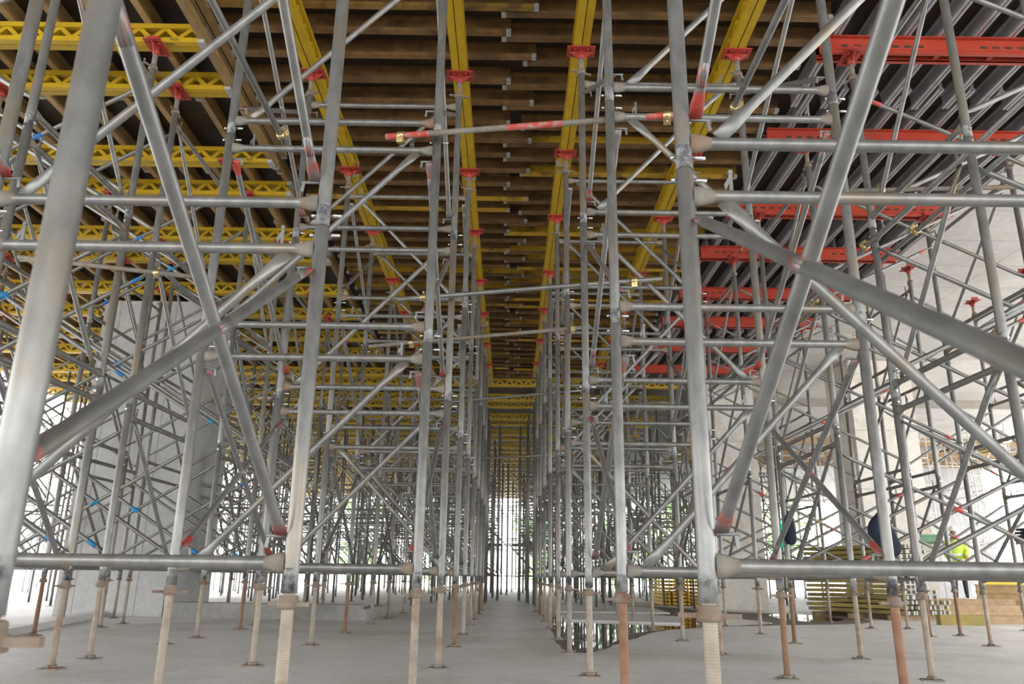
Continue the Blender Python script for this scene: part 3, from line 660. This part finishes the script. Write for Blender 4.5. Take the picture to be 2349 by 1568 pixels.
# work lamp under the soffit
lp = thing('work_lamp', 'glowing white lamp hanging under the far edge of the soffit', 'lamp', (19.6, 30.5, 6.25))
put('lamp_shade', MB().lathe([(.05, .42), (.14, .36), (.26, .05), (.30, .0), (.29, .0), (.25, .05), (.12, .34)], 20).mesh('lamp_shade', 'white'), lp)
put('bulb', MB().lathe([(.02, -.10), (.16, -.06), (.25, .0), (.22, .06), (.08, .16)], 20).mesh('bulb', 'lamp'), lp); put('rod', MB().lathe([(.012, .42), (.012, .64)], 8).mesh('rod', 'galv_dark'), lp)

# ------------------------------------------------------------------ outside: trees, far scaffolds

struct('ceiling_far', MB().box(7.4, 27, 34.05, 64, 6.9, 7.2), 'ply')
struct('wall_back', MB().box(19.8, 22.9, 38, 38.4, 0, 6.2), 'colgrey')
for i, x in enumerate((7.6, 13.6, 19.7)):
    tag(put('edge_beam', cached('edgeb', lambda: MB().box(0, 5.9, -.05, .05, 0, .3).mesh('edge_beam', 'timber')), None, (x, 34.0, 6.58)), ('left', 'middle', 'right')[i] + ' yellowish timber edge beam closing the end of the soffit', 'beam')
for i in range(13): girder('yellow girder end sticking out below the far timber edge', (7.9 + i * 1.45, 33.7 + .3 * (i % 3), 6.3), 6.0, R90, 0, 'girders at the far timber edge', 'timber' if i % 3 else 'yellow')
for k in range(3):
    for i in range(3): joist('brown timber joist crossing above the far scaffolds', (7.7 + i * 6.1, 34.1 + k * 1.6, 6.1), 6.0, 0, 'far timber joists', 'timber', caps=False)
def white_mesh():
    mb = MB(); r = .022
    for yy in (0, 1.8):
        for xx in (0, 1.2): mb.tube((xx, yy, 0), (xx, yy, 6.05), r, 6)
        for z in [.3 + .95 * k for k in range(7)]: mb.tube((0, yy, z), (1.2, yy, z), r * .8, 5)
    for xx in (0, 1.2):
        for k in range(3): mb.tube((xx, 0, .3 + 1.9 * k), (xx, 1.8, 2.2 + 1.9 * k), r * .7, 5)
        for z in (2.2, 4.1, 6.0): mb.tube((xx, 0, z), (xx, 1.8, z), r * .8, 5)
    for k in range(3): mb.tube((0, 0, .3 + 1.9 * k), (1.2, 0, 2.2 + 1.9 * k), r * .7, 5)
    return mb.mesh('scaffold_tower', 'white')
wm = white_mesh()
for i, (x, y) in enumerate([(13.6, 27.5), (15.4, 29.5), (16.4, 27.6), (18.2, 30.2), (18.8, 27.2), (20.6, 30), (22.4, 31.5), (12.2, 31.5)]):
    tag(put('scaffold_tower', wm, None, (x, y, 0), rz=.05 * (i % 3)), 'pale white access scaffold standing at the bright right-hand opening', 'scaffold', 'white access scaffolds')
for i, (x, y) in enumerate([(-18.5, 12.5), (-18.6, 16), (-18.4, 19.4)]):
    tag(put('scaffold_tower', wm, None, (x, y, 0), rz=R90), 'pale access scaffold in the daylight beyond the left bay', 'scaffold', 'access scaffolds outside at left')
# trees outside
def tree(x, y, h, seed, label):
    rnd = random.Random(seed); t = thing('tree', label, 'tree', (x, y, -.26), 0, 'trees beyond the far end')
    mb = MB(); mb.tube((0, 0, 0), (0, 0, h * .6), .2, 8, [(0, .26, .26), (1, .14, .14)])
    for k in range(6):
        a = rnd.uniform(0, 6.28); mb.tube((0, 0, h * (.3 + .05 * k)), (math.cos(a) * h * .28, math.sin(a) * h * .28, h * (.5 + .06 * k)), .06, 6)
    put('trunk', mb.mesh('trunk', 'bark'), t)
    lf = MB(); cl = [(rnd.gauss(0, h * .17), rnd.gauss(0, h * .17), h * rnd.uniform(.12, .95)) for _ in range(46)]
    for c in cl:
        for _ in range(70):
            p = Vector(c) + Vector((rnd.gauss(0, .5), rnd.gauss(0, .5), rnd.gauss(0, .45))); q = Matrix.Rotation(rnd.uniform(0, 6.28), 3, 'Z') @ Matrix.Rotation(rnd.uniform(0, 3.1), 3, 'X'); z = rnd.uniform(.10, .2)
            lf.add([p + q @ Vector(v) for v in ((-z, 0, 0), (0, -z * .5, 0), (z, 0, 0), (0, z * .5, 0))], [(0, 1, 2, 3)])
    tag(put('foliage', lf.mesh('foliage', 'leaf'), t), kind='stuff')
for i, (x, y, h, lb) in enumerate([(-6.5, 71, 7.5, 'leafy green tree beyond the far end, left of the aisle'), (-14.5, 78, 8.5, 'leafy green tree beyond the far end, farthest left'), (9.5, 71, 8, 'leafy green tree beyond the far end, right of the aisle'), (16.5, 80, 9, 'leafy green tree beyond the far end, second on the right'), (3.2, 80, 7, 'leafy green tree seen at the end of the aisle'), (26, 76, 9, 'leafy green tree beyond the far end, farthest right')]): tree(x, y, h, i + 3, lb)

print('objects', len(bpy.data.objects))
